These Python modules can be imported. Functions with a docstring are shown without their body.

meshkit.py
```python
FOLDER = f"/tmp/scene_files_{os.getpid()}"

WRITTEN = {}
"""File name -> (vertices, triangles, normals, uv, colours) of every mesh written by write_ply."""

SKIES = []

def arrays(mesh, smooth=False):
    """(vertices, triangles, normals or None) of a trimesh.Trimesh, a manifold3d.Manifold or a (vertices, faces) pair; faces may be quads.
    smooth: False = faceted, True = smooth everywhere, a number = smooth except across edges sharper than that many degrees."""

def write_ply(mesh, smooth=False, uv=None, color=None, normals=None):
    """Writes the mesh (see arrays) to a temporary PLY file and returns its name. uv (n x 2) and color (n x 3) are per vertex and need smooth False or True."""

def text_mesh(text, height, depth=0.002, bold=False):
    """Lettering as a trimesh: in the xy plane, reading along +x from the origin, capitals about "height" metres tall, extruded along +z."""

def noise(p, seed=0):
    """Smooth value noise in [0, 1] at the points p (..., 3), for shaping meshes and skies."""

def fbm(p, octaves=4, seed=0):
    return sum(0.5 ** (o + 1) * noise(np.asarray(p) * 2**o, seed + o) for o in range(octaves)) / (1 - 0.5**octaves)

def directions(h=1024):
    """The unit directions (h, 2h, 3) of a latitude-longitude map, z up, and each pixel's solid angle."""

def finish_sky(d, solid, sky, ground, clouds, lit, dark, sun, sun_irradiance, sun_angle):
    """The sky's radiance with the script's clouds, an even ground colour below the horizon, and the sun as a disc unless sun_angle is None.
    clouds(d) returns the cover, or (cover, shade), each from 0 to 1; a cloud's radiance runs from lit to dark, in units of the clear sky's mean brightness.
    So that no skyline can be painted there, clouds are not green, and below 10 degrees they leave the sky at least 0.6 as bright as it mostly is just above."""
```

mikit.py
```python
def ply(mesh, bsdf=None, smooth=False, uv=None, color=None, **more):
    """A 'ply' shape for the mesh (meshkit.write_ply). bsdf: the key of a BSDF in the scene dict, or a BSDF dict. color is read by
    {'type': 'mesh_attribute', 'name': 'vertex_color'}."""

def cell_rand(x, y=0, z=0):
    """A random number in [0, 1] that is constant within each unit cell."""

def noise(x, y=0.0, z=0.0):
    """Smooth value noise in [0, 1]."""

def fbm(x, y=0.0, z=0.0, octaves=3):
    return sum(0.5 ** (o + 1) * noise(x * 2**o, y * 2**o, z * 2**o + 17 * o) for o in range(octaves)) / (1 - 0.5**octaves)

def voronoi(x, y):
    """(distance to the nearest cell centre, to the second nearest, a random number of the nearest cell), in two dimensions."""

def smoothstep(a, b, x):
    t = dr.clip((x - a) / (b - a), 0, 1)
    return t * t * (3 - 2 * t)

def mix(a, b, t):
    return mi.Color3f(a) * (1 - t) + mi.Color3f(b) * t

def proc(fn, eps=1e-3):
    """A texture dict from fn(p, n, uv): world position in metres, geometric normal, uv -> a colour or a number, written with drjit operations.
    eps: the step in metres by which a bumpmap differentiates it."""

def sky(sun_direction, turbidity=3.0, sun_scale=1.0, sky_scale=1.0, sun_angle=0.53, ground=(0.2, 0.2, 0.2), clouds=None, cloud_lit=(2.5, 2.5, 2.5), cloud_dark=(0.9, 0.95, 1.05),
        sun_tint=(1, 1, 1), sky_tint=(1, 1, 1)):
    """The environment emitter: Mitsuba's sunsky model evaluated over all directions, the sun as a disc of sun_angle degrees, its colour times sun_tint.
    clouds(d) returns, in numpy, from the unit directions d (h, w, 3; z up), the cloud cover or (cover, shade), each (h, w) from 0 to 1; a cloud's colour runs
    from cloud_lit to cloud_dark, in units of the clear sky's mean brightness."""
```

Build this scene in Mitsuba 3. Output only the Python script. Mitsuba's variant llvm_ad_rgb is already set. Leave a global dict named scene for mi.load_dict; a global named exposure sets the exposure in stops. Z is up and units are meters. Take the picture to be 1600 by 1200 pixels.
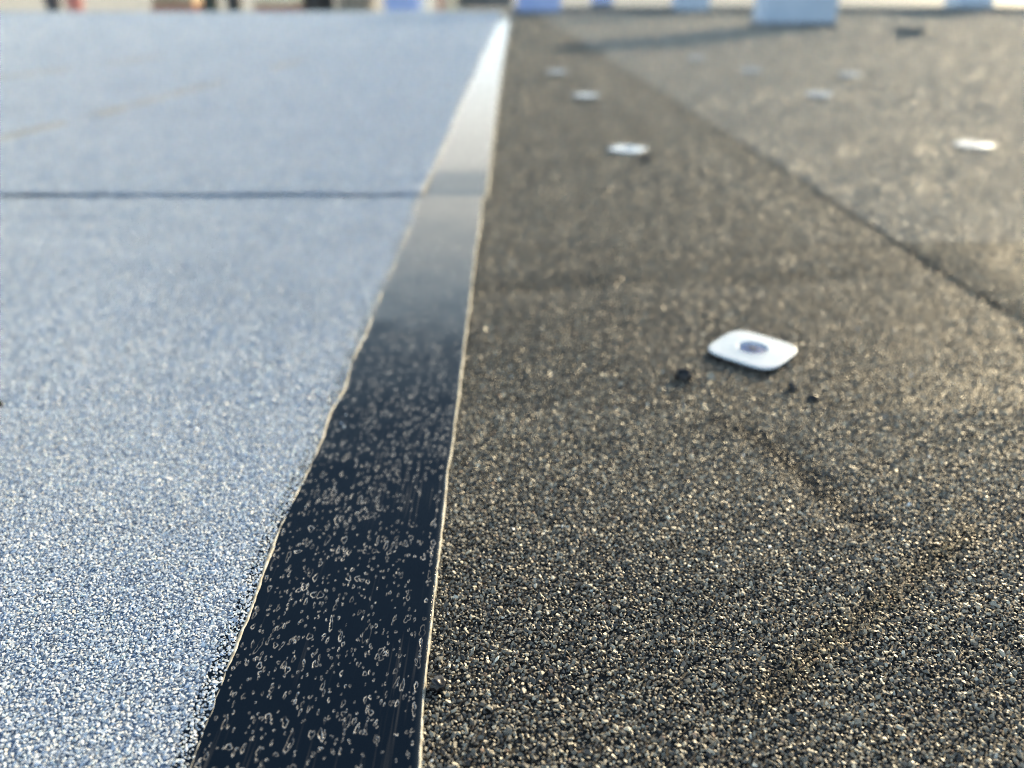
import math
import numpy as np
import trimesh
import mitsuba as mi
import mikit
import meshkit

T = mi.ScalarTransform4f
scene, labels = {}, {}
H = 0.34                                   # camera height above the roof, metres

# ---------------------------------------------------------------- camera, sky, exposure
PITCH = math.radians(27.7)
scene['camera'] = {
    'type': 'thinlens', 'fov': 67.38, 'fov_axis': 'x',
    'to_world': T().look_at(origin=[0, 0, H], target=[0, math.cos(PITCH), H - math.sin(PITCH)], up=[0, 0, 1]),
    'aperture_radius': 0.0110 * H, 'focus_distance': 1.31 * H, 'near_clip': 0.01, 'far_clip': 3000.0}

SUN_AZ, SUN_EL = math.radians(39.5), math.radians(17)
SUN = [math.sin(SUN_AZ) * math.cos(SUN_EL), math.cos(SUN_AZ) * math.cos(SUN_EL), math.sin(SUN_EL)]


def haze_bank(d):
    """A bright bank of haze low over the horizon with a ragged top, brightest towards the sun."""
    el = np.degrees(np.arcsin(np.clip(d[..., 2], -1, 1)))
    n = meshkit.fbm(np.stack([d[..., 0] * 3, d[..., 1] * 3, d[..., 2] * 9], -1), 4, 3) - 0.5
    t = np.clip((24.0 + 4.0 * n - el) / 2.2, 0, 1)
    veil = 0.30 * np.clip((33 + 6 * n - el) / 10.0, 0, 1)
    away = np.degrees(np.arccos(np.clip(d @ np.array(SUN), -1, 1)))
    shade = 0.80 * np.clip((el - 13.5 - 5 * n) / 7.0, 0, 1) + 0.85 * np.clip((9.0 - el) / 9.0, 0, 1) + 0.45 * np.clip((away - 45) / 75, 0, 1)
    return np.maximum(t * t * (3 - 2 * t) * 0.95, veil), np.clip(shade, 0, 1)


scene['sky'] = mikit.sky(SUN, turbidity=3.0, clouds=haze_bank, cloud_lit=(5.0, 5.0, 4.6), cloud_dark=(3.0, 4.0, 4.7), sky_scale=0.85, sun_tint=(0.88, 1.0, 1.2))
exposure = 2.9

# ---------------------------------------------------------------- helpers
rng = np.random.default_rng(7)


def at(px, py):
    """The point of the roof plane that the measured photograph position (1600 x 1200) lies on, in metres."""
    u, v = (px - 800) / 1200, (py - 600) / 1200
    z = H / (math.sin(PITCH) + v * math.cos(PITCH))
    return np.array([u * z, z * (math.cos(PITCH) - v * math.sin(PITCH))])


def ref(k):
    return {'type': 'ref', 'id': k}


def lab(key, label=None, category=None, group=None, kind=None):
    d = {'label': label, 'category': category, 'group': group, 'kind': kind}
    labels[key] = {k: v for k, v in d.items() if v}


def mat(key, color, rough=0.6, spec=0.5, metallic=0.0, **more):
    c = color if isinstance(color, dict) else {'type': 'rgb', 'value': list(color)}
    scene[key] = {'type': 'twosided', 'bsdf': {'type': 'principled', 'base_color': c, 'roughness': rough, 'specular': spec, 'metallic': metallic, **more}}
    return key


def speckle(a, b, scale, seed=0.0, lo=0.35, hi=0.65):
    """A base colour that wanders between a and b."""
    return mikit.proc(lambda p, n, uv: mikit.mix(a, b, mikit.smoothstep(lo, hi, mikit.fbm(p.x * scale + seed, p.y * scale, p.z * scale, 4))))


def nz(x, y, s, seed=0, octaves=3):
    x, y = np.broadcast_arrays(np.asarray(x, float), np.asarray(y, float))
    return meshkit.fbm(np.stack([x * s, y * s, np.full(x.shape, 0.37)], -1), octaves, seed) - 0.5


# ---------------------------------------------------------------- materials
VC = {'type': 'mesh_attribute', 'name': 'vertex_color'}
mat('mineral_granule', VC, 0.55, 0.5)
mat('slate_granule', VC, 0.48, 0.8)
mat('felt_pale', speckle((0.20, 0.25, 0.33), (0.32, 0.39, 0.50), 300), 0.6)
mat('felt_dark', speckle((0.018, 0.018, 0.018), (0.05, 0.046, 0.04), 300), 0.6)
mat('strip_black', VC, 0.09, 0.33)
mat('film', speckle((0.30, 0.28, 0.23), (0.54, 0.52, 0.46), 260), 0.55, 0.4)
mat('plate_white', speckle((0.66, 0.75, 0.84), (0.74, 0.80, 0.87), 40), 0.35, 0.5)
mat('screw_blue', (0.035, 0.11, 0.33), 0.6, 0.3)
mat('bitumen', speckle((0.008, 0.008, 0.01), (0.03, 0.03, 0.034), 150), 0.35)
mat('bleed', speckle((0.24, 0.23, 0.20), (0.36, 0.35, 0.32), 25), 0.5)
mat('gravel', speckle((0.42, 0.38, 0.30), (0.62, 0.57, 0.46), 9), 0.6)
mat('white_metal', (0.78, 0.78, 0.76), 0.35)
mat('kerb_shade_blue', speckle((0.40, 0.52, 0.68), (0.46, 0.58, 0.74), 5), 0.5)  # pale grey kerb; blue skylight on its shaded face put into the colour
mat('kerb_bright_blue', speckle((0.30, 0.42, 0.78), (0.36, 0.48, 0.82), 5), 0.5)  # crate paint; on the rooflights, blue shade put into the colour
mat('dome', (0.62, 0.70, 0.76), 0.12, clearcoat=0.6)
mat('lead', speckle((0.10, 0.115, 0.13), (0.17, 0.185, 0.20), 9), 0.55)
mat('red_paint', speckle((0.40, 0.14, 0.13), (0.50, 0.20, 0.18), 12), 0.35)
mat('brass', (0.55, 0.40, 0.15), 0.3, metallic=1.0)
mat('timber', speckle((0.42, 0.34, 0.22), (0.56, 0.48, 0.34), 8), 0.7)
mat('timber_red', speckle((0.36, 0.14, 0.10), (0.46, 0.22, 0.15), 8), 0.7)
mat('board_cream', speckle((0.72, 0.66, 0.48), (0.82, 0.76, 0.58), 6), 0.7)
mat('bag_grey', speckle((0.28, 0.26, 0.22), (0.40, 0.37, 0.31), 14), 0.8)
mat('roll_dark', speckle((0.02, 0.025, 0.03), (0.05, 0.055, 0.06), 20), 0.6)
mat('roll_green', speckle((0.02, 0.035, 0.03), (0.04, 0.06, 0.05), 20), 0.6)
mat('bucket_plastic', (0.06, 0.065, 0.08), 0.4)
mat('steel', (0.5, 0.5, 0.5), 0.35, metallic=1.0)
mat('duct_dark', speckle((0.07, 0.09, 0.12), (0.11, 0.135, 0.15), 4), 0.5)

# ---------------------------------------------------------------- layout of the roof (metres, from measured positions)
# strip edges: (pixel x, pixel y) traced along the photograph
EDGE_L = [(240, 1370), (276, 1270), (303, 1200), (337, 1110), (362, 1035), (385, 985), (412, 905), (440, 832), (468, 770), (496, 712), (515, 655), (540, 605), (549, 575), (570, 530), (588, 482), (606, 442), (619, 410), (640, 360), (652, 318)]
EDGE_R = [(628, 1370), (642, 1270), (653, 1200), (660, 1100), (668, 1010), (677, 930), (688, 840), (696, 762), (705, 700), (713, 640), (721, 570), (731, 490), (737, 440), (745, 380), (750, 342), (752, 318)]
FAR_L = [(655, 320), (668, 290), (690, 240), (722, 160), (750, 95), (780, 30), (786, 18)]
FAR_R = [(758, 320), (762, 290), (768, 235), (779, 150), (788, 85), (797, 28), (799, 18)]


def edge_fn(points):
    p = np.array([at(*q) for q in points])
    return lambda y: np.interp(y, p[:, 1], p[:, 0])


near_l, near_r, far_l, far_r = map(edge_fn, (EDGE_L, EDGE_R, FAR_L, FAR_R))
LAP_Y = at(300, 309)[1]                    # cross lap of the pale felt
Y0, Y_END = 0.35 * H, at(300, 22)[1]


def lap_y(x):
    return LAP_Y + 0.04 * H * nz(x, 0 * np.asarray(x), 3.0, 5)


def strip_l(y):
    return np.where(np.asarray(y) < LAP_Y, near_l(y), far_l(y)) + (0.011 * H * nz(y, 0, 26.0, 11) + 0.006 * H * nz(y, 2, 110.0, 13)) * (np.asarray(y) < LAP_Y)


def strip_r(y):
    return np.where(np.asarray(y) < LAP_Y, near_r(y), far_r(y)) + 0.006 * H * nz(y, 0, 22.0, 12) * (np.asarray(y) < LAP_Y)


S0, S1 = at(1600, 503), at(962, 100)       # side lap of the dark felt


def seam_r(y):
    return S0[0] + (S1[0] - S0[0]) * (y - S0[1]) / (S1[1] - S0[1]) + 0.02 * H * nz(y, 1, 4.0, 21)


L0, L1 = at(0, 225), at(480, 95)           # side lap of the pale felt


def seam_l(y):
    return L0[0] + (L1[0] - L0[0]) * (y - L0[1]) / (L1[1] - L0[1])


M0, M1 = at(0, 125), at(250, 92)


def seam_m(y):
    return M0[0] + (M1[0] - M0[0]) * (y - M0[1]) / (M1[1] - M0[1])


THICK = 0.011 * H


def groove(x, y, a, b, width, depth):
    """A shallow dent that runs along the line a-b."""
    a, b = np.asarray(a), np.asarray(b)
    d = b - a
    ln = np.hypot(*d)
    t = ((x - a[0]) * d[0] + (y - a[1]) * d[1]) / ln
    s = ((x - a[0]) * -d[1] + (y - a[1]) * d[0]) / ln
    along = np.clip(t / ln, 0, 1)
    fade = np.exp(-((t - along * ln) / width) ** 2) * np.sin(np.pi * np.clip(along, 0.08, 0.92))
    return -depth * fade * np.exp(-(s / width) ** 2)


G1 = (at(1180, 670), at(1350, 820))
G2 = (at(720, 458), at(1010, 436))
G3 = (at(1010, 446), at(1450, 424))


def z_dark(x, y):
    x, y = np.asarray(x, float), np.asarray(y, float)
    z = 0.016 * H * nz(x, y, 3.2, 31, 3) * np.clip(1.6 - y / (4 * H), 0.3, 1)
    for (a, b), w, dp in ((G1, 0.05, 0.007), (G2, 0.085, 0.019), (G3, 0.085, 0.017)):
        z = z + groove(x, y, a, b, w * H, dp * H)
    return z + THICK * 0.75 * (x > seam_r(y))


def z_pale(x, y):
    x, y = np.asarray(x, float), np.asarray(y, float)
    fade = np.clip((strip_l(y) - x) / (0.25 * H), 0, 1)
    return THICK + (y > lap_y(x)) * THICK * (1.2 + 1.0 * nz(x, 0 * x, 5.0, 38)) + 0.012 * H * nz(x, y, 3.0, 33, 3) * fade + 0.018 * H * nz(x * 0.35, y, 6.0, 35, 2) * fade


# ---------------------------------------------------------------- base sheets of the roof
def sheet(xa, xb, ys, nx, zf, thick):
    """A felt sheet between two edge functions with its thickness."""
    t = np.linspace(0, 1, nx)
    X = np.array([xa(y) + (xb(y) - xa(y)) * t for y in ys])
    Y = np.repeat(np.asarray(ys)[:, None], nx, 1)
    Z = zf(X, Y)
    n, m = X.shape
    v = np.stack([X, Y, Z], -1).reshape(-1, 3)
    idx = np.arange(n * m).reshape(n, m)
    f = [np.stack([idx[:-1, :-1], idx[:-1, 1:], idx[1:, 1:], idx[1:, :-1]], -1).reshape(-1, 4)]
    rim = np.concatenate([idx[0, :], idx[1:, -1], idx[-1, -2::-1], idx[-2:0:-1, 0]])
    low = v[rim] - [0, 0, thick]
    k = len(v) + np.arange(len(rim))
    f.append(np.stack([np.roll(rim, -1), rim, k, np.roll(k, -1)], -1))
    return np.vstack([v, low]), np.vstack(f)


def rows(a, b, n):
    return 1 / np.linspace(1 / a, 1 / b, n)


roof_n = {}


def part(base, dict_, label=None):
    k = roof_n.get(base, 0)
    roof_n[base] = k + 1
    key = base if k == 0 else f'{base}_{k:03d}'
    scene[key] = dict_
    if label:
        lab(key, label)
    return key


lab('roof', 'flat felt roof, pale blue on the left and dark grey on the right', None, None, 'structure')
BACK = -1.2
WL, WR = -26 * H, 26 * H
ysn = np.unique(np.concatenate([[BACK, -0.3], rows(Y0, LAP_Y, 90), np.linspace(0.6 * H, 3.4 * H, 120)]))
ysf = rows(LAP_Y, Y_END, 60)
ysa = np.unique(np.concatenate([[BACK, -0.3], rows(Y0, Y_END, 110), np.linspace(0.6 * H, 3.4 * H, 190)]))
EPS = 0.0004
const = lambda c: (lambda y: c + 0 * np.asarray(y, float))
pale_base = lambda x, y: z_pale(x, y) - 0.002 * H
part('roof__felt_sheet', mikit.ply(sheet(lambda y: seam_l(y) - 0.0, strip_l, ysn, 60, lambda x, y: THICK + pale_base(x, y) * 0 + (z_pale(x, np.minimum(y, lap_y(x) - 1e-4)) - THICK) - 0.002 * H, THICK), 'felt_pale', smooth=True), 'pale blue felt sheet in front of the cross lap')
part('roof__felt_sheet', mikit.ply(sheet(seam_l, strip_l, ysf, 60, lambda x, y: z_pale(x, np.maximum(y, lap_y(x) + 1e-4)) - 0.002 * H, THICK * 1.9), 'felt_pale', smooth=True), 'pale blue felt sheet beyond the cross lap')
part('roof__felt_sheet', mikit.ply(sheet(seam_m, lambda y: seam_l(y) - EPS, ysa, 40, lambda x, y: z_pale(x, y) - 0.002 * H - 0.001, THICK), 'felt_pale', smooth=True))
part('roof__felt_sheet', mikit.ply(sheet(const(WL), lambda y: seam_m(y) - EPS, ysa, 40, lambda x, y: z_pale(x, y) - 0.002 * H - 0.002, THICK), 'felt_pale', smooth=True))
dark_base = lambda x, y: z_dark(x, y) - 0.0036 * H
part('roof__felt_sheet', mikit.ply(sheet(lambda y: strip_r(y) - 0.25 * H, lambda y: seam_r(y) - 1e-6, ysa, 90, dark_base, 0.02), 'felt_dark', smooth=True), 'dark grey felt sheet beside the black strip')
part('roof__felt_sheet', mikit.ply(sheet(lambda y: seam_r(y) + 1e-5, const(WR), ysa, 90, dark_base, 0.03), 'felt_dark', smooth=True), 'dark grey felt sheet lit by the sun beyond the side lap')


# ---------------------------------------------------------------- the black selvedge strip: relief of melted film, glints painted on its rims
def blob_list():
    r = np.random.default_rng(11)
    out = []
    y = 0.62 * H
    while y < 3.2 * H:
        # melted marks come in loose rows across the strip
        k = r.integers(3, 11)
        c, s = r.uniform(0.12, 0.90), r.uniform(0.10, 0.35)
        long = r.uniform(1.1, 3.4)
        for _ in range(k):
            t = np.clip(r.normal(c, s), 0.03, 0.965)
            a = min(r.lognormal(math.log(0.0020), 0.48), 0.0055)
            b, yy = a * long * r.uniform(0.6, 1.5), y / H + r.normal(0, 0.0045)
            if any(abs(t - q[0]) * 0.33 * H < 1.1 * (a * H + q[2]) and abs(yy * H - q[1]) < 1.1 * (b * H + q[3]) for q in out[-60:]) and r.uniform() < 0.85:
                continue
            out.append((t, yy * H, a * H, b * H, r.normal(0, 0.10), r.uniform(0, 6.28, 3), r.uniform(0.2, 1.0)))
        for _ in range(r.integers(4, 9)):
            a = r.uniform(0.0008, 0.0015) * H
            out.append((r.uniform(0.02, 0.97), y + r.normal(0, 0.01) * H, a, a * r.uniform(1.0, 3.0), 0.0, r.uniform(0, 6.28, 3), r.uniform(0.3, 0.9)))
        y += r.uniform(0.005, 0.011) * H
    return out


def strip_mesh(ya, yb, nrow, ncol, marks):
    ys = rows(ya, yb, nrow)
    t = np.linspace(0, 1, ncol)
    xl, xr = strip_l(ys) - 0.03 * H, strip_r(ys)
    X = xl[:, None] + (xr - xl)[:, None] * t
    Y = np.repeat(ys[:, None], ncol, 1)
    Z = np.zeros_like(X)
    pale = np.zeros_like(X)
    # roller striations along the roll
    Z += 0.00060 * H * nz(X * 160 / H, Y * 2.2 / H, 0.34, 41, 3) + 0.0030 * H * nz(X / H, Y / H, 6.0, 43, 2)
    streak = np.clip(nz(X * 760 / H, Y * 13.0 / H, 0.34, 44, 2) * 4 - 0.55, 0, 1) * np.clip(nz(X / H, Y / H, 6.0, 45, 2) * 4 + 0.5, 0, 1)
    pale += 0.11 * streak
    for (tt, y, a, b, rot, ph, amp) in marks:
        j0, j1 = np.searchsorted(ys, [y - 1.9 * max(a, b), y + 1.9 * max(a, b)])
        if j1 - j0 < 2:
            continue
        x = np.interp(y, ys, xl + 0.03 * H) * (1 - tt) + np.interp(y, ys, xr) * tt
        i0, i1 = np.searchsorted(X[(j0 + j1) // 2], [x - 1.9 * max(a, b), x + 1.9 * max(a, b)])
        if i1 - i0 < 2:
            continue
        dx, dy = X[j0:j1, i0:i1] - x, Y[j0:j1, i0:i1] - y
        u, v = (dx * math.cos(rot) + dy * math.sin(rot)) / a, (-dx * math.sin(rot) + dy * math.cos(rot)) / b
        th = np.arctan2(v, u)
        rad = 1 + 0.22 * np.sin(2 * th + ph[0]) + 0.18 * np.sin(3 * th + ph[1]) + 0.10 * np.sin(5 * th + ph[2])
        rr = np.hypot(u, v)
        d = (rr - rad) * math.sqrt(a * b)
        w = min(0.00084 * H, 0.5 * a)
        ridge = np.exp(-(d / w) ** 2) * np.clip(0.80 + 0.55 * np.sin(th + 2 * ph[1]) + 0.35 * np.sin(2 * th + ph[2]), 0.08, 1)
        Z[j0:j1, i0:i1] += 0.0016 * H * amp * ridge - 0.0008 * H * amp * (d < 0)
        pale[j0:j1, i0:i1] = np.maximum(pale[j0:j1, i0:i1], amp * ridge)  # pale rims: melted film edge with sun glint painted in
    Z += THICK + (ya > LAP_Y - 1e-3) * THICK * 0.9
    if ya > LAP_Y - 1e-3:                       # the film rises over the lap, then runs flat
        Z += 0.026 * H * (np.clip((Y - LAP_Y) / (0.55 * H), 0, 1) - 1)
    # rounded right-hand edge
    e = np.clip((xr[:, None] - X) / (0.010 * H), 0, 1)
    Z -= THICK * 0.25 * (1 - e) ** 2
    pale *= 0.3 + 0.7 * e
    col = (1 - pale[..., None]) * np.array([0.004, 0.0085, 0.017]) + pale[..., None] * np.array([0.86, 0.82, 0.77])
    n, m = X.shape
    v = np.stack([X, Y, Z], -1).reshape(-1, 3)
    idx = np.arange(n * m).reshape(n, m)
    f = np.stack([idx[:-1, :-1], idx[:-1, 1:], idx[1:, 1:], idx[1:, :-1]], -1).reshape(-1, 4)
    f = np.vstack([f[:, [0, 1, 2]], f[:, [0, 2, 3]]])
    # front and right walls
    c = col.reshape(-1, 3)
    for line in (idx[0, :], idx[:, -1]):
        k = len(v) + np.arange(len(line))
        v = np.vstack([v, v[line] * [1, 1, 0] - [0, 0, 0.008]])
        c = np.vstack([c, c[line]])
        f = np.vstack([f, np.stack([line[:-1], k[:-1], k[1:]], -1), np.stack([line[:-1], k[1:], line[1:]], -1)])
    return v, f, c


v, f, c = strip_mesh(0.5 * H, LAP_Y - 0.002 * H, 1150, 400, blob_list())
part('roof__bitumen_strip', mikit.ply((v, f), 'strip_black', smooth=True, color=c), 'glossy black bitumen strip with melted film marks and painted rim glints')
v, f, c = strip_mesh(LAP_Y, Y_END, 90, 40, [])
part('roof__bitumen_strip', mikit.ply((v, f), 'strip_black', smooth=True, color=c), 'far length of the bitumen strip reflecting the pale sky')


def ribbon(ys, xf, zf, wf, hf, seg=7):
    """A half-round lip that follows x = xf(y)."""
    a = np.linspace(0, np.pi, seg)
    X = xf(ys)[:, None] + wf(ys)[:, None] * np.cos(a)
    Z = zf(ys)[:, None] + hf(ys)[:, None] * np.sin(a)
    Y = np.repeat(ys[:, None], seg, 1)
    idx = np.arange(X.size).reshape(X.shape)
    f = np.stack([idx[:-1, :-1], idx[1:, :-1], idx[1:, 1:], idx[:-1, 1:]], -1).reshape(-1, 4)
    return np.stack([X, Y, Z], -1).reshape(-1, 3), f


ye = rows(0.5 * H, LAP_Y, 700)
wl = lambda y: 0.0012 * H + 0.0095 * H * np.clip(nz(y, 3, 45.0, 51) + 0.26, 0, 1) * np.clip((y / H - 0.80) / 0.20, 0.28, 1)
wr = lambda y: 0.0026 * H + 0.0085 * H * np.clip(nz(y, 4, 34.0, 52) + 0.2, 0, 1)
part('roof__bitumen_strip__film_edge', mikit.ply(ribbon(ye, lambda y: strip_l(y) + 0.004 * H * nz(y, 7, 120.0, 53), const(THICK - 0.001 * H), wl, lambda y: wl(y) * (0.9 + 0.9 * nz(y, 1, 200.0, 57))), 'film', smooth=True), 'ragged cream film lip beside the pale granules')
part('roof__bitumen_strip__film_edge', mikit.ply(ribbon(ye, lambda y: strip_r(y) + 0.001 * H + 0.002 * H * nz(y, 8, 150.0, 54), const(0.0 - 0.001 * H), wr, lambda y: THICK * (0.95 + 0.5 * nz(y, 2, 60.0, 56))), 'film', smooth=True), 'cream sunlit lip along the dark felt')
yf = rows(LAP_Y, Y_END, 200)
part('roof__bitumen_strip_001__film_edge', mikit.ply(ribbon(yf, lambda y: strip_l(y), const(THICK * 1.9 - 0.001 * H), const(0.007 * H), const(0.006 * H)), 'film', smooth=True))
part('roof__bitumen_strip_001__film_edge', mikit.ply(ribbon(yf, lambda y: strip_r(y) + 0.002 * H, const(-0.001 * H), const(0.007 * H), const(THICK * 1.9)), 'film', smooth=True))


# ---------------------------------------------------------------- granules
def chip_shapes(n, points, flat, seed):
    r = np.random.default_rng(seed)
    out = []
    while len(out) < n:
        p = r.normal(size=(points, 3))
        p /= np.linalg.norm(p, axis=1, keepdims=True)
        p *= r.uniform(0.8, 1.08, (points, 1))
        p[:, 2] = np.clip(p[:, 2], -0.75, 0.8)
        p *= [1.0, r.uniform(0.68, 1.0), flat * r.uniform(0.75, 1.25)]
        h = trimesh.convex.convex_hull(p)
        h.fix_normals()
        out.append((np.array(h.vertices), np.array(h.faces)))
    return out


def scatter(xy, z, size, tilt, shapes, colors, r):
    """All chips as one mesh: vertices, faces, vertex colours."""
    n = len(xy)
    which = r.integers(0, len(shapes), n)
    yaw, tx, ty = r.uniform(0, 2 * np.pi, n), r.normal(0, tilt, n), r.normal(0, tilt, n)
    ca, sa = np.cos(yaw), np.sin(yaw)
    V, F, C, off = [], [], [], 0
    for k, (sv, sf) in enumerate(shapes):
        w = np.nonzero(which == k)[0]
        if not len(w):
            continue
        p = sv[None] * size[w, None, None]
        x = p[..., 0] * ca[w, None] - p[..., 1] * sa[w, None]
        y = p[..., 0] * sa[w, None] + p[..., 1] * ca[w, None]
        zz = p[..., 2] + x * np.tan(np.clip(tx[w, None], -1, 1)) + y * np.tan(np.clip(ty[w, None], -1, 1))
        V.append(np.stack([x + xy[w, None, 0], y + xy[w, None, 1], zz + z[w, None]], -1).reshape(-1, 3))
        F.append((sf[None] + off + (np.arange(len(w)) * len(sv))[:, None, None]).reshape(-1, 3))
        C.append(np.repeat(colors[w], len(sv), 0))
        off += len(w) * len(sv)
    return np.vstack(V), np.vstack(F), np.vstack(C)


def pick(palette, weights, n, r, vary=0.18):
    p = np.array(palette)[r.choice(len(palette), n, p=np.array(weights) / sum(weights))]
    return np.clip(p * r.lognormal(0, vary, (n, 1)), 0, 0.85)


PALE = ([(0.60, 0.68, 0.78), (0.52, 0.60, 0.72), (0.77, 0.81, 0.85), (0.40, 0.48, 0.61), (0.72, 0.71, 0.69), (0.15, 0.18, 0.24)], [5, 4, 3, 2, 0.5, 0.2])
DARK = ([(0.178, 0.163, 0.131), (0.107, 0.099, 0.085), (0.30, 0.276, 0.218), (0.47, 0.435, 0.345), (0.25, 0.175, 0.125), (0.046, 0.044, 0.042), (0.62, 0.59, 0.50)], [5, 4, 3, 1.4, 0.35, 2.0, 0.25])


GLOW = ([(0.30, 0.285, 0.248), (0.215, 0.204, 0.180), (0.45, 0.427, 0.372), (0.62, 0.58, 0.49), (0.34, 0.26, 0.19), (0.10, 0.095, 0.09), (0.72, 0.69, 0.60)], [5, 4, 3, 1.7, 0.35, 1.2, 0.3])  # lighter chips past the seam, low sun glow painted into them


def lattice(x0, x1, y0, y1, pitch, r):
    nx, ny = int((x1 - x0) / pitch) + 1, int((y1 - y0) / (pitch * 0.866)) + 1
    i, j = np.meshgrid(np.arange(nx), np.arange(ny))
    p = np.stack([x0 + (i + 0.5 * (j % 2)) * pitch, y0 + j * pitch * 0.866], -1).reshape(-1, 2)
    return p + r.normal(0, 0.24 * pitch, p.shape)


pale_shapes, dark_shapes = chip_shapes(14, 9, 0.50, 1), chip_shapes(14, 9, 0.68, 2)
pale_low, dark_low = chip_shapes(8, 6, 0.55, 3), chip_shapes(8, 6, 0.52, 4)
NEAR_Y, MIDDLE_Y = 3.2 * H, 1.75 * H
lab('mineral_granules', 'pale blue mineral granules covering the felt left of the black strip', None, None, 'stuff')
lab('slate_granules', 'dark grey brown slate granules covering the felt right of the black strip', None, None, 'stuff')


def in_view(p, pad):
    half = (p[:, 1] * math.cos(PITCH) + H * math.sin(PITCH)) * (800 / 1200) + pad
    return np.abs(p[:, 0]) < half


def near_pale(ya, yb, pitch, shapes, seed):
    r = np.random.default_rng(seed)
    p = lattice(-2.7 * H, 0.0, ya, yb, pitch, r)
    p = p[in_view(p, 0.08 * H)]
    d = (strip_l(p[:, 1]) - p[:, 0]) / H
    front = np.clip((1.12 - p[:, 1] / H) / 0.4, 0, 1)          # the felt is thinly dressed beside the near end of the strip
    keep = r.uniform(size=len(p)) < np.clip(0.35 + d / (0.010 + 0.005 * front), 0, 1) * (d > 0.0)
    keep |= (d > -0.05) & (d <= 0) & (r.uniform(size=len(p)) < 0.012 * np.exp(d / 0.02))
    p = p[keep]
    n = len(p)
    size = pitch * 0.66 * r.lognormal(0, 0.20, n)
    z = z_pale(p[:, 0], p[:, 1]) + size * 0.12 + r.uniform(-0.1, 0.25, n) * size
    col = pick(*PALE, n, r) * (1 + 0.22 * nz(p[:, 0], p[:, 1], 8.0, 95, 3)[:, None])
    return scatter(p, z, size, 0.20, shapes, np.minimum(col, 0.88), r)


STAIN = (at(1195, 1085), at(1515, 832))


def stain(p):
    a, b = STAIN
    d = b - a
    t = np.clip(((p - a) @ d) / (d @ d), 0, 1)
    dist = np.linalg.norm(p - a - t[:, None] * d, axis=1)
    return np.exp(-(dist / (0.028 * H)) ** 2)


SCUFF = np.array([at(*q) for q in [(1120, 655), (1185, 686), (1236, 725), (1278, 764), (1318, 794), (1360, 818)]])


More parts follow.
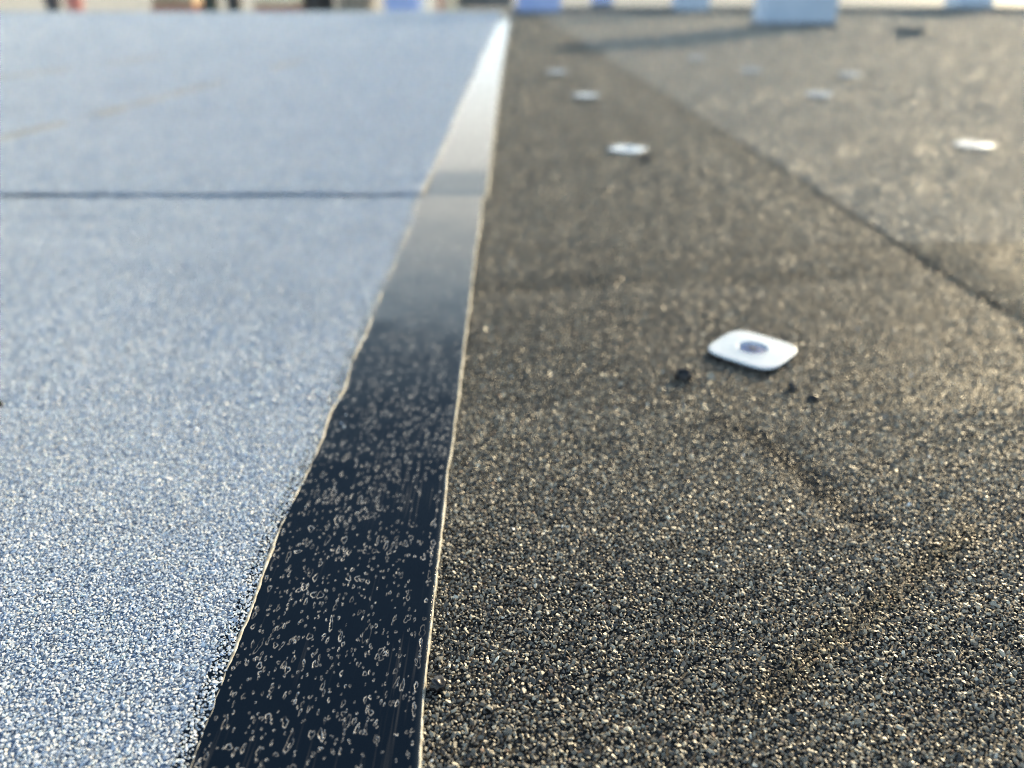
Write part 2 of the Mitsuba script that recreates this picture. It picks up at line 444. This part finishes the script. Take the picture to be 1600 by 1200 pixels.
def scuff(p):
    best = np.full(len(p), 9.0)
    for a, b in zip(SCUFF[:-1], SCUFF[1:]):
        d = b - a
        t = np.clip(((p - a) @ d) / (d @ d), 0, 1)
        best = np.minimum(best, np.linalg.norm(p - a - t[:, None] * d, axis=1))
    return np.exp(-(best / (0.034 * H)) ** 2) * np.clip(0.9 + 1.3 * nz(p[:, 0], p[:, 1], 30.0, 91, 2), 0, 1)


def near_dark(ya, yb, pitch, shapes, seed):
    r = np.random.default_rng(seed)
    p = lattice(-0.4 * H, 2.7 * H, ya, yb, pitch, r)
    p = p[in_view(p, 0.08 * H)]
    d = (p[:, 0] - strip_r(p[:, 1])) / H
    p = p[(d > 0.004) & (r.uniform(size=len(p)) < 0.93)]
    n = len(p)
    size = pitch * 0.60 * r.lognormal(0, 0.26, n)
    z = z_dark(p[:, 0], p[:, 1]) + size * 0.15 + r.uniform(-0.25, 0.35, n) * size
    col = pick(*DARK, n, r, 0.25)
    col[p[:, 0] > seam_r(p[:, 1])] *= [1.27, 1.22, 1.15]  # same painted glow on the near chips past the seam
    col = np.minimum(col, 0.8) * (1 + 0.5 * nz(p[:, 0], p[:, 1], 9.0, 93, 3)[:, None])
    col = col * (1 - 0.85 * scuff(p)[:, None])
    s = stain(p)[:, None] * 0.9
    col = col * (1 - s) + s * col * np.array([0.86, 0.70, 0.46])
    return scatter(p, z, size, 0.28, shapes, col, r)




def joined(a, b):
    return np.vstack([a[0], b[0]]), np.vstack([a[1], b[1] + len(a[0])]), np.vstack([a[2], b[2]])


v, f, c = joined(near_pale(0.60 * H, MIDDLE_Y, 0.0054 * H, pale_shapes, 21), near_pale(MIDDLE_Y, NEAR_Y, 0.0072 * H, pale_low, 23))
scene['mineral_granules'] = mikit.ply((v, f), 'mineral_granule', smooth=False, color=c)
n_tri = len(f)
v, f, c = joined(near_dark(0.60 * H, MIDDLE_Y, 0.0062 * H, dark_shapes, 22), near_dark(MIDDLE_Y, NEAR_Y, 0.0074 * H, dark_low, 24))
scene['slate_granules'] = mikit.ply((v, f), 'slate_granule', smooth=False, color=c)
n_tri += len(f)

# farther off: square patches of chips laid side by side
patch_no = {'mineral_granules': 0, 'slate_granules': 0}


def patch(name, tile, pitch, shapes, palette, tilt, seed, bsdf):
    r = np.random.default_rng(seed)
    p = lattice(-tile / 2, tile / 2, -tile / 2, tile / 2, pitch, r)
    n = len(p)
    size = pitch * 0.64 * r.lognormal(0, 0.22, n)
    z = size * 0.15 + r.uniform(-0.2, 0.3, n) * size
    v, f, c = scatter(p, z, size, tilt, shapes, pick(*palette, n, r), r)
    scene[name] = {'type': 'shapegroup', 'chips': mikit.ply((v, f), bsdf, smooth=False, color=c)}


def lay(stuff, group, variants, x, y, tile, zf, r, slope_y=True):
    e = tile * 0.25
    gx = (float(zf(x + e, y)) - float(zf(x - e, y))) / (2 * e)
    gy = (float(zf(x, y + e)) - float(zf(x, y - e))) / (2 * e)
    if abs(gx) > 0.12 or abs(gy) > 0.12:            # a lap runs through the patch
        gx = gy = 0.0
    gx, gy = np.clip([gx, gy], -0.12, 0.12)
    m = np.eye(4)
    m[2, 0], m[2, 1], m[:3, 3] = gx, gy, (x, y, float(zf(x, y)))
    q = r.integers(0, 4) * np.pi / 2
    rot = np.array([[math.cos(q), -math.sin(q), 0, 0], [math.sin(q), math.cos(q), 0, 0], [0, 0, 1, 0], [0, 0, 0, 1]])
    patch_no[stuff] += 1
    scene[f'{stuff}__{patch_no[stuff]:03d}'] = {'type': 'instance', 'group': ref(f'{group}_{r.integers(0, variants)}'), 'to_world': T(m @ rot)}


BANDS = [(NEAR_Y, LAP_Y / 1.0, 0.4 * H, 0.0085 * H, 2), (LAP_Y, 7.0 * H, 0.5 * H, 0.0105 * H, 2), (7.0 * H, 13.0 * H, 0.75 * H, 0.017 * H, 2), (13.0 * H, Y_END, 1.1 * H, 0.030 * H, 2)]
rl = np.random.default_rng(5)
for bi, (ya, yb, tile, pitch, nv) in enumerate(BANDS):
    for k in range(nv):
        patch(f'pale_patch_{bi}_{k}', tile, pitch, pale_low, PALE, 0.20, 100 + 10 * bi + k, 'mineral_granule')
        patch(f'glow_patch_{bi}_{k}', tile, pitch, dark_low, GLOW, 0.15, 300 + 10 * bi + k, 'slate_granule')
        patch(f'dark_patch_{bi}_{k}', tile, pitch, dark_low, DARK, 0.15, 200 + 10 * bi + k, 'slate_granule')
    ny = max(1, round((yb - ya) / tile))
    for j in range(ny):
        y = ya + (j + 0.5) * (yb - ya) / ny
        reach = ((y + tile) * math.cos(PITCH) + H * math.sin(PITCH)) * 0.667 + 0.6 * tile
        x = float(strip_l(y)) - tile / 2
        while x > -reach - tile / 2:
            lay('mineral_granules', f'pale_patch_{bi}', nv, x, y, tile, z_pale, rl)
            x -= tile
        s = float(seam_r(y))
        x = float(strip_r(y)) + 0.01 * H + tile / 2
        while x < s - tile / 2:
            lay('slate_granules', f'dark_patch_{bi}', nv, x, y, tile, z_dark, rl)
            x += tile
        lay('slate_granules', f'dark_patch_{bi}', nv, s - tile / 2, y, tile, lambda a, b: z_dark(np.minimum(a, seam_r(b) - 1e-4), b), rl)
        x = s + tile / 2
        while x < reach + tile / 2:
            lay('slate_granules', f'glow_patch_{bi}', nv, x, y, tile, lambda a, b: z_dark(np.maximum(a, seam_r(b) + 1e-4), b), rl)
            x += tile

# ---------------------------------------------------------------- tan bitumen bleed at the side laps of the pale felt
rb = np.random.default_rng(9)


def bleed(xf, ya, yb, w):
    ys = np.linspace(ya, yb, 40)
    wf = lambda y: np.maximum(w * (0.4 + 1.6 * (nz(y, 2, 1.6, 61) + 0.25)), 0.002)
    v, f = ribbon(ys, lambda y: xf(y) + 0.05 * H * nz(y, 5, 2.0, 62), lambda y: z_pale(xf(y), y), wf, const(0.0085 * H), 5)
    part('roof__bleed_shade_bead', mikit.ply((v, f), 'bleed', smooth=True), 'tan line of bled bitumen at a lap' if 'roof__bleed_shade_bead' not in roof_n else None)


bleed(seam_l, 5.4 * H, 6.2 * H, 0.085 * H)
bleed(seam_l, 6.6 * H, 8.9 * H, 0.09 * H)
bleed(seam_l, 10.4 * H, 11.6 * H, 0.12 * H)
bleed(seam_m, 8.8 * H, 10.4 * H, 0.12 * H)
bleed(seam_m, 10.9 * H, 12.0 * H, 0.16 * H)


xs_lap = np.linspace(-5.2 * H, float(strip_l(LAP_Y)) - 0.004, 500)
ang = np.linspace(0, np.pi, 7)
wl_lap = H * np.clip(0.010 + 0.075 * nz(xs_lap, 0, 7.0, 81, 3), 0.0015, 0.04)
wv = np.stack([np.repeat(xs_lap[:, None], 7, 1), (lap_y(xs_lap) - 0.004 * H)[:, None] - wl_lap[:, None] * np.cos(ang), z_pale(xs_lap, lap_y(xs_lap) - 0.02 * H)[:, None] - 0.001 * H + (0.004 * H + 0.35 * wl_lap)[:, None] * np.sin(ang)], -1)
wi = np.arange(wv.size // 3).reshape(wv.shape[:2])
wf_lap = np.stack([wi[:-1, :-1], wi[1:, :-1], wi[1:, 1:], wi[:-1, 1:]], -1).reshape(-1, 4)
part('roof__bleed_shade_bead', mikit.ply((wv.reshape(-1, 3), wf_lap), 'bitumen', smooth=True))  # dark bead added to paint the shadow line of the lap step
lab(f"roof__bleed_shade_bead_{roof_n['roof__bleed_shade_bead'] - 1:03d}", 'dark bead added for the shadow line along the cross lap')


# ---------------------------------------------------------------- white fastening plates
def plate_meshes():
    n = 72
    th = np.arange(n) * 2 * np.pi / n
    # rounded square, corners on the axes after the turn
    q = th - np.pi / 4
    rad = (np.abs(np.cos(q)) ** 4.2 + np.abs(np.sin(q)) ** 4.2) ** (-1 / 4.2)
    rad /= rad.max()
    R = 0.134 * H
    prof = [(0.40, 0.0054, 1), (0.95, 0.0056, 1), (0.995, 0.0075, 1), (1.0, 0.0095, 1), (0.995, 0.0132, 1), (0.97, 0.0148, 1), (0.92, 0.0150, 1), (0.60, 0.0155, 0.9), (0.46, 0.0180, 0.4), (0.40, 0.0185, 0.0), (0.385, 0.0175, 0.0), (0.355, 0.0065, 0.0), (0.13, 0.0055, 0.0)]
    V, F = [], []
    for s, z, mixq in prof:
        rr = s * (rad * mixq + 0.86 * (1 - mixq)) * R
        V.append(np.stack([rr * np.cos(th), rr * np.sin(th), np.full(n, z * 0.8 * H)], -1))
    for k in range(len(prof) - 1):
        i, j = np.arange(n), (np.arange(n) + 1) % n
        F.append(np.stack([k * n + i, k * n + j, (k + 1) * n + j, (k + 1) * n + i], -1))
    body = (np.vstack(V), np.vstack(F))
    head = trimesh.creation.revolve(np.array([[0, 0.0105], [0.010, 0.0105], [0.032, 0.0098], [0.043, 0.0070], [0.044, 0.003], [0, 0.003]]) * H, sections=28)
    cross = trimesh.util.concatenate([trimesh.creation.box([0.034 * H, 0.008 * H, 0.003 * H]), trimesh.creation.box([0.008 * H, 0.034 * H, 0.0031 * H])])
    cross.apply_translation([0, 0, 0.0102 * H])
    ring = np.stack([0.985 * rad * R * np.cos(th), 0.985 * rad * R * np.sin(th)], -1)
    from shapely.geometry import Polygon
    pad = trimesh.creation.extrude_polygon(Polygon(ring), 0.012 * H, engine='earcut')  # black pad stands in for the shade under the plate edge
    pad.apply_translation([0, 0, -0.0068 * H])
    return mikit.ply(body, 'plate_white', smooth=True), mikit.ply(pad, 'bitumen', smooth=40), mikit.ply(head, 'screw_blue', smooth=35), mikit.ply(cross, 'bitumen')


plate_body, plate_shade_pad, plate_screw, plate_cross = plate_meshes()
PLATES = [(1172, 548, 3, 'nearest white rounded square fastening plate with a blue screw hole'),
          (980, 236, 9, 'white fastening plate on dark felt, second nearest to the black strip'),
          (1518, 231, -4, 'white fastening plate on the sunlit felt by the right frame edge'),
          (915, 154, 2, 'white fastening plate far up the dark felt, in line with the lap start'),
          (1277, 154, 12, 'white fastening plate below the large blue roof box'),
          (1172, 117, -7, 'white fastening plate left of and below the large blue roof box'),
          (1087, 97, 5, 'white fastening plate just in front of the long box shadow'),
          (870, 118, -9, 'faint white fastening plate far off beside the black strip'),
          (1325, 124, 4, 'faint white fastening plate beyond the others on the sunlit felt')]
for k, (px, py, rot, text) in enumerate(PLATES):
    key = 'fastening_plate' if k == 0 else f'fastening_plate_{k:03d}'
    x, y = at(px, py)
    # the plate stands a little proud of the granules, so its foot lies farther down the picture
    m = T().translate([float(x), float(y) - 0.02 * H, float(z_dark(x, y)) + 0.0075 * H + (y > 7 * H) * 0.016 * H + (y > 8.5 * H) * 0.012 * H]).rotate([0, 0, 1], rot)
    scene[key + '__washer'] = {**plate_body, 'to_world': m}
    scene[key + '__pad'] = {**plate_shade_pad, 'to_world': m}
    scene[key + '__screw'] = {**plate_screw, 'to_world': m}
    scene[key + '__screw__cross_slot'] = {**plate_cross, 'to_world': m}
    lab(key, text, 'fastening plate', 'white fastening plates screwed to the dark felt')


# ---------------------------------------------------------------- bitumen crumbs
def crumb(px, py, s, text, stretch=(1, 1, 0.8), seed=0, z=None):
    r = np.random.default_rng(seed)
    m = trimesh.creation.icosphere(2)
    v = np.array(m.vertices)
    v *= (0.40 + 1.25 * meshkit.fbm(v * 2.1 + seed, 3, seed))[:, None] * np.array(stretch) * s * H
    x, y = at(px, py)
    k = sum(1 for q in scene if q.startswith('bitumen_crumb'))
    key = 'bitumen_crumb' if k == 0 else f'bitumen_crumb_{k:03d}'
    zz = float(z_dark(x, y)) if z is None else z
    scene[key] = mikit.ply((v + [x, y, zz + s * H * stretch[2] * 0.6], m.faces), 'bitumen', smooth=True)
    lab(key, text, 'crumb')


crumb(1067, 592, 0.022, 'black bitumen crumb left of and in front of the nearest plate', (1.1, 0.8, 0.8), 13)
crumb(1238, 606, 0.013, 'small black crumb in front of the nearest plate, upright and thin', (0.7, 1.4, 0.8), 4)
crumb(1270, 624, 0.012, 'small black crumb right of and in front of the nearest plate', (1.2, 0.9, 0.7), 5)
crumb(1008, 251, 0.034, 'black crumb beside the second plate from the front', (1.2, 0.9, 0.5), 6)
crumb(684, 1074, 0.012, 'black crumb on dark felt touching the right edge of the black strip', (1.0, 1.1, 0.8), 7)
crumb(0, 640, 0.011, 'black crumb on the pale felt at the left frame edge', (1.0, 0.9, 0.9), 8, THICK)

# ---------------------------------------------------------------- beyond the felt: gravel roof and what stands there
SPAN = 900.0
gv = np.array([[-SPAN, -SPAN, -0.06], [SPAN, -SPAN, -0.06], [SPAN, SPAN, -0.06], [-SPAN, SPAN, -0.06]], float)
scene['gravel_ground'] = mikit.ply((gv, np.array([[0, 1, 2], [0, 2, 3]])), 'gravel')
lab('gravel_ground', 'sunlit cream gravel beyond the far edge of the felt roof', None, None, 'structure')


def box(x0, x1, y0, y1, z0, z1, bevel=0.0):
    m = trimesh.creation.box([x1 - x0, y1 - y0, z1 - z0])
    if bevel:
        import manifold3d as mf
        b = bevel
        pts = np.array([[sx * ((x1 - x0) / 2 - bx), sy * ((y1 - y0) / 2 - by), sz * ((z1 - z0) / 2 - bz)] for sx in (-1, 1) for sy in (-1, 1) for sz in (-1, 1) for bx, by, bz in ((0, b, b), (b, 0, b), (b, b, 0))])
        m = trimesh.convex.convex_hull(pts)
    m.apply_translation([(x0 + x1) / 2, (y0 + y1) / 2, (z0 + z1) / 2])
    return m


def span(px0, px1, py):
    a, b = at(px0, py), at(px1, py)
    return a[0], b[0], a[1]


# white metal drip edge at the end of the pale felt
xs = span(-60, 800, 22)
trim = trimesh.util.concatenate([box(WL, float(far_l(Y_END)), Y_END, Y_END + 0.06, -0.05, 0.028, 0.004)])
scene['roof__edge_trim'] = mikit.ply(trim, 'white_metal')
lab('roof__edge_trim', 'white metal trim at the far end of the pale felt')
low = at(1450, 22)
scene['roof__kerb'] = mikit.ply(box(float(far_r(Y_END)), WR, Y_END, Y_END + 0.12, -0.05, 0.075, 0.006), 'lead')
lab('roof__kerb', 'low grey lead kerb at the far end of the dark felt')


def things(key, label, cat, group=None):
    lab(key, label, cat, group)
    return key


def rooflight(key, px0, px1, py, height, depth, body, label, base=True):
    x0, x1, y = span(px0, px1, py)
    z0 = 0.0
    t = things(key, label, 'rooflight', 'box rooflights on the far roof')
    w = x1 - x0
    scene[t + '__kerb'] = mikit.ply(box(x0, x1, y, y + depth, z0 - 0.02, height, 0.012), body)
    scene[t + '__flashing'] = mikit.ply(box(x0 - 0.015, x1 + 0.015, y - 0.015, y + depth + 0.015, z0 - 0.03, 0.05, 0.006), 'lead')
    scene[t + '__rim'] = mikit.ply(box(x0 - 0.03, x1 + 0.03, y - 0.03, y + depth + 0.03, height, height + 0.05, 0.01), 'white_metal')
    d = trimesh.creation.icosphere(3)
    d = d.slice_plane([0, 0, 0], [0, 0, 1])
    d.apply_scale([w / 2, depth / 2, 0.16])
    d.apply_translation([(x0 + x1) / 2, y + depth / 2, height + 0.05])
    scene[t + '__dome'] = mikit.ply(d, 'dome', smooth=True)


rooflight('rooflight', 1192, 1304, 46, 0.74, 0.34, 'kerb_shade_blue', 'largest pale rooflight box tinted shade blue, standing nearest on the dark felt')
rooflight('rooflight_001', 1056, 1108, 23, 0.60, 0.35, 'kerb_shade_blue', 'rooflight box tinted shade blue, left of the largest one')
rooflight('rooflight_002', 808, 876, 25, 0.60, 0.4, 'kerb_bright_blue', 'rooflight box tinted shade blue, right of the far end of the black strip')
rooflight('rooflight_003', 1494, 1550, 20, 0.60, 0.35, 'kerb_shade_blue', 'rooflight box tinted shade blue, near the right frame edge')
rooflight('rooflight_004', 928, 957, 11, 0.55, 0.5, 'kerb_bright_blue', 'small far rooflight box tinted shade blue, in the middle of the far edge')

# small dark low vent
x0, x1, y = span(1409, 1443, 59)
scene['roof_vent__base'] = mikit.ply(box(x0, x1, y, y + 0.15, -0.01, 0.055, 0.008), 'duct_dark')
scene['roof_vent__cap'] = mikit.ply(box(x0 - 0.012, x1 + 0.012, y - 0.012, y + 0.162, 0.055, 0.067, 0.006), 'duct_dark')
lab('roof_vent', 'small low dark grey vent on the sunlit felt right of the rooflight', 'roof vent')


def lathe(profile, x, y, z, n=28):
    m = trimesh.creation.revolve(np.array(profile), sections=n)
    m.apply_translation([x, y, z])
    return m


GZ = -0.06


def place(px, py):
    p = at(px, py)
    s = (H - GZ) / H                         # the gravel lies lower than the felt
    return p[0] * s, p[1] * s


def roll(key, px, wpx, py, label, m):
    x, y = place(px, py)
    r = wpx / 2 * y / 1200 / math.cos(PITCH) * 0.9
    things(key, label, 'felt roll', 'standing rolls of roofing felt')
    scene[key + '__wrap'] = mikit.ply(lathe([[0.45 * r, 0], [r * 0.98, 0], [r, 0.01], [r, 0.98], [r * 0.98, 1.0], [0.45 * r, 1.0], [0.45 * r, 0]], x, y, GZ), m, smooth=35)
    scene[key + '__core'] = mikit.ply(lathe([[0.30 * r, 0.02], [0.449 * r, 0.02], [0.449 * r, 1.02], [0.30 * r, 1.02], [0.30 * r, 0.02]], x, y, GZ), 'timber', smooth=35)


roll('felt_roll', 332, 22, 21, 'dark green black roll standing left of another roll', 'roll_green')
roll('felt_roll_001', 368, 20, 21, 'dark roll standing just left of the cream boards', 'roll_dark')
roll('felt_roll_002', 488, 24, 21, 'dark navy roll standing just right of the cream boards', 'roll_dark')
roll('felt_roll_003', 511, 22, 19, 'dark roll standing just left of the grey bags', 'roll_dark')

# red gas cylinder
x, y = place(120, 20)
s = 0.11
scene['gas_cylinder__body'] = mikit.ply(lathe([[0, 0.03], [s * .8, 0.03], [s, 0.08], [s, 0.45], [s * .8, 0.53], [s * .3, 0.56], [0, 0.56]], x, y, GZ), 'red_paint', smooth=40)
scene['gas_cylinder__foot_ring'] = mikit.ply(lathe([[s * .7, 0], [s * .78, 0], [s * .78, 0.06], [s * .7, 0.06], [s * .7, 0]], x, y, GZ), 'red_paint', smooth=40)
scene['gas_cylinder__valve'] = mikit.ply(lathe([[0, 0.56], [0.018, 0.56], [0.018, 0.62], [0.03, 0.62], [0.03, 0.65], [0, 0.65]], x, y, GZ), 'brass', smooth=40)
lab('gas_cylinder', 'red gas cylinder on the gravel beyond the pale felt', 'gas cylinder')

# dark bucket
x, y = place(86, 20)
scene['bucket__shell'] = mikit.ply(lathe([[0, 0], [0.09, 0], [0.12, 0.26], [0.126, 0.265], [0.126, 0.28], [0.114, 0.28], [0.085, 0.012], [0, 0.012]], x, y, GZ), 'bucket_plastic', smooth=40)
a = np.linspace(0, np.pi, 16)
hp = np.stack([0.12 * np.cos(a), np.full(16, -0.01), 0.27 + 0.05 * np.sin(a)], -1) + [x, y, GZ]
hm = [trimesh.creation.cylinder(0.004, segment=[hp[i], hp[i + 1]], sections=6) for i in range(15)]
scene['bucket__handle'] = mikit.ply(trimesh.util.concatenate(hm), 'steel')
lab('bucket', 'dark bucket left of the red gas cylinder', 'bucket')


def pallet(key, px0, px1, py, m, label, depth=0.8, n=7):
    (x0, y), (x1, _) = place(px0, py), place(px1, py)
    things(key, label, 'pallet')
    for k in range(3):
        yy = y + k * (depth - 0.09) / 2
        part(key + '__bearer', mikit.ply(box(x0, x1, yy, yy + 0.09, GZ, GZ + 0.10, 0.004), m))
    for k in range(n):
        yy = y + k * (depth - 0.08) / (n - 1)
        part(key + '__board', mikit.ply(box(x0, x1, yy, yy + 0.08, GZ + 0.10, GZ + 0.12, 0.003), m))
    return x0, x1, y, GZ + 0.12


X0, X1, Y, Z = pallet('pallet', 238, 306, 21, 'timber_red', 'brown timber pallet under the tan boards')
for k in range(6):
    part('plywood_stack__board', mikit.ply(box(X0 + 0.02 + 0.006 * (k % 3), X1 - 0.02, Y + 0.01 * (k % 2), Y + 0.75, Z + 0.055 * k, Z + 0.055 * k + 0.05, 0.004), 'timber'))
lab('plywood_stack', 'stack of tan timber boards on the brown pallet', 'board stack')
X0, X1, Y, Z = pallet('pallet_001', 398, 468, 23, 'timber_red', 'reddish pallet under the cream boards')
for k in range(5):
    part('insulation_stack__board', mikit.ply(box(X0 + 0.01 + 0.008 * (k % 2), X1 - 0.015, Y + 0.012 * (k % 3), Y + 0.75, Z + 0.105 * k, Z + 0.105 * k + 0.1, 0.005), 'board_cream'))
lab('insulation_stack', 'stack of cream insulation boards on the reddish pallet', 'board stack')

# grey bags
(x0, y), (x1, _) = place(522, 20), place(584, 20)
for k in range(4):
    b = trimesh.creation.icosphere(3)
    vv = np.sign(b.vertices) * np.abs(b.vertices) ** 0.55
    vv = vv * [(x1 - x0) / 2 / 1.0, 0.22, 0.065] * (1 + 0.04 * nz(b.vertices[:, 0], b.vertices[:, 1] + k, 2.0, 70 + k))[:, None]
    vv += [(x0 + x1) / 2 + 0.012 * (k % 2), y + 0.25, GZ + 0.065 + 0.125 * k]
    key = 'cement_bag' if k == 0 else f'cement_bag_{k:03d}'
    scene[key] = mikit.ply((vv, b.faces), 'bag_grey', smooth=True)
    lab(key, ['grey tan bag at the bottom of the bag pile', 'grey tan bag second from the bottom of the pile', 'grey tan bag third from the bottom of the pile', 'grey tan bag on top of the pile'][k], 'bag', 'bags piled beside the blue crate')

# blue crate with slatted sides
(x0, y), (x1, _) = place(602, 22), place(655, 22)
dp = 0.4
for k in range(4):
    z = GZ + 0.01 + 0.1 * k
    part('crate__slat', mikit.ply(box(x0, x1, y, y + 0.015, z, z + 0.09, 0.003), 'kerb_bright_blue'))
    part('crate__slat', mikit.ply(box(x0, x1, y + dp, y + dp + 0.015, z, z + 0.09, 0.003), 'kerb_bright_blue'))
    for xx in (x0, x1 - 0.015):
        part('crate__slat', mikit.ply(box(xx, xx + 0.015, y + 0.016, y + dp - 0.001, z, z + 0.09, 0.003), 'kerb_bright_blue'))
for xx in (x0 + 0.016, x1 - 0.046):
    for yy in (y + 0.016, y + dp - 0.031):
        part('crate__corner_post', mikit.ply(box(xx, xx + 0.03, yy, yy + 0.03, GZ, GZ + 0.42, 0.003), 'kerb_bright_blue'))
lab('crate', 'bright blue crate right of the pile of bags', 'crate')

# white post, brown post
x, y = place(665, 22)
scene['vent_pipe__pipe'] = mikit.ply(lathe([[0.03, 0], [0.055, 0], [0.055, 0.7], [0.03, 0.7], [0.03, 0]], x, y, GZ), 'white_metal', smooth=35)
scene['vent_pipe__cowl'] = mikit.ply(lathe([[0, 0.80], [0.06, 0.78], [0.085, 0.72], [0.08, 0.72], [0.0, 0.765]], x, y, GZ), 'white_metal', smooth=35)
lab('vent_pipe', 'white vent pipe just right of the blue crate', 'pipe')
x, y = place(688, 20)
scene['timber_post__post'] = mikit.ply(box(x - 0.035, x + 0.035, y, y + 0.07, GZ + 0.02, 0.9, 0.005), 'timber_red')
scene['timber_post__foot'] = mikit.ply(box(x - 0.07, x + 0.07, y - 0.035, y + 0.105, GZ, GZ + 0.02, 0.004), 'steel')
lab('timber_post', 'brown timber post between the white pipe and the cream block', 'post')
(x0, y), (x1, _) = place(694, 19), place(712, 19)
for k in range(3):
    part('block_stack__board', mikit.ply(box(x0, x1, y, y + 0.4, GZ + 0.16 * k, GZ + 0.16 * k + 0.155, 0.005), 'board_cream'))
lab('block_stack', 'narrow stack of cream boards right of the brown post', 'board stack')
# dark ventilation housing
(x0, y), (x1, _) = place(716, 18), place(800, 18)
scene['ventilation_unit__housing'] = mikit.ply(box(x0, x1, y, y + 0.8, GZ + 0.05, 0.20, 0.01), 'duct_dark')
for k in range(4):
    b = box(x0 + 0.05, x1 - 0.05, y - 0.02, y - 0.004, 0.03 + 0.04 * k, 0.055 + 0.04 * k, 0.003)
    part('ventilation_unit__louvre', mikit.ply(b, 'lead'))
for xx in (x0 + 0.03, x1 - 0.09):
    for yy in (y + 0.05, y + 0.7):
        part('ventilation_unit__foot', mikit.ply(box(xx, xx + 0.06, yy, yy + 0.06, GZ, GZ + 0.05, 0.003), 'steel'))
lab('ventilation_unit', 'low dark slate ventilation unit at the far end of the black strip', 'ventilation unit')
print('near granule triangles', n_tri, 'patches', patch_no)
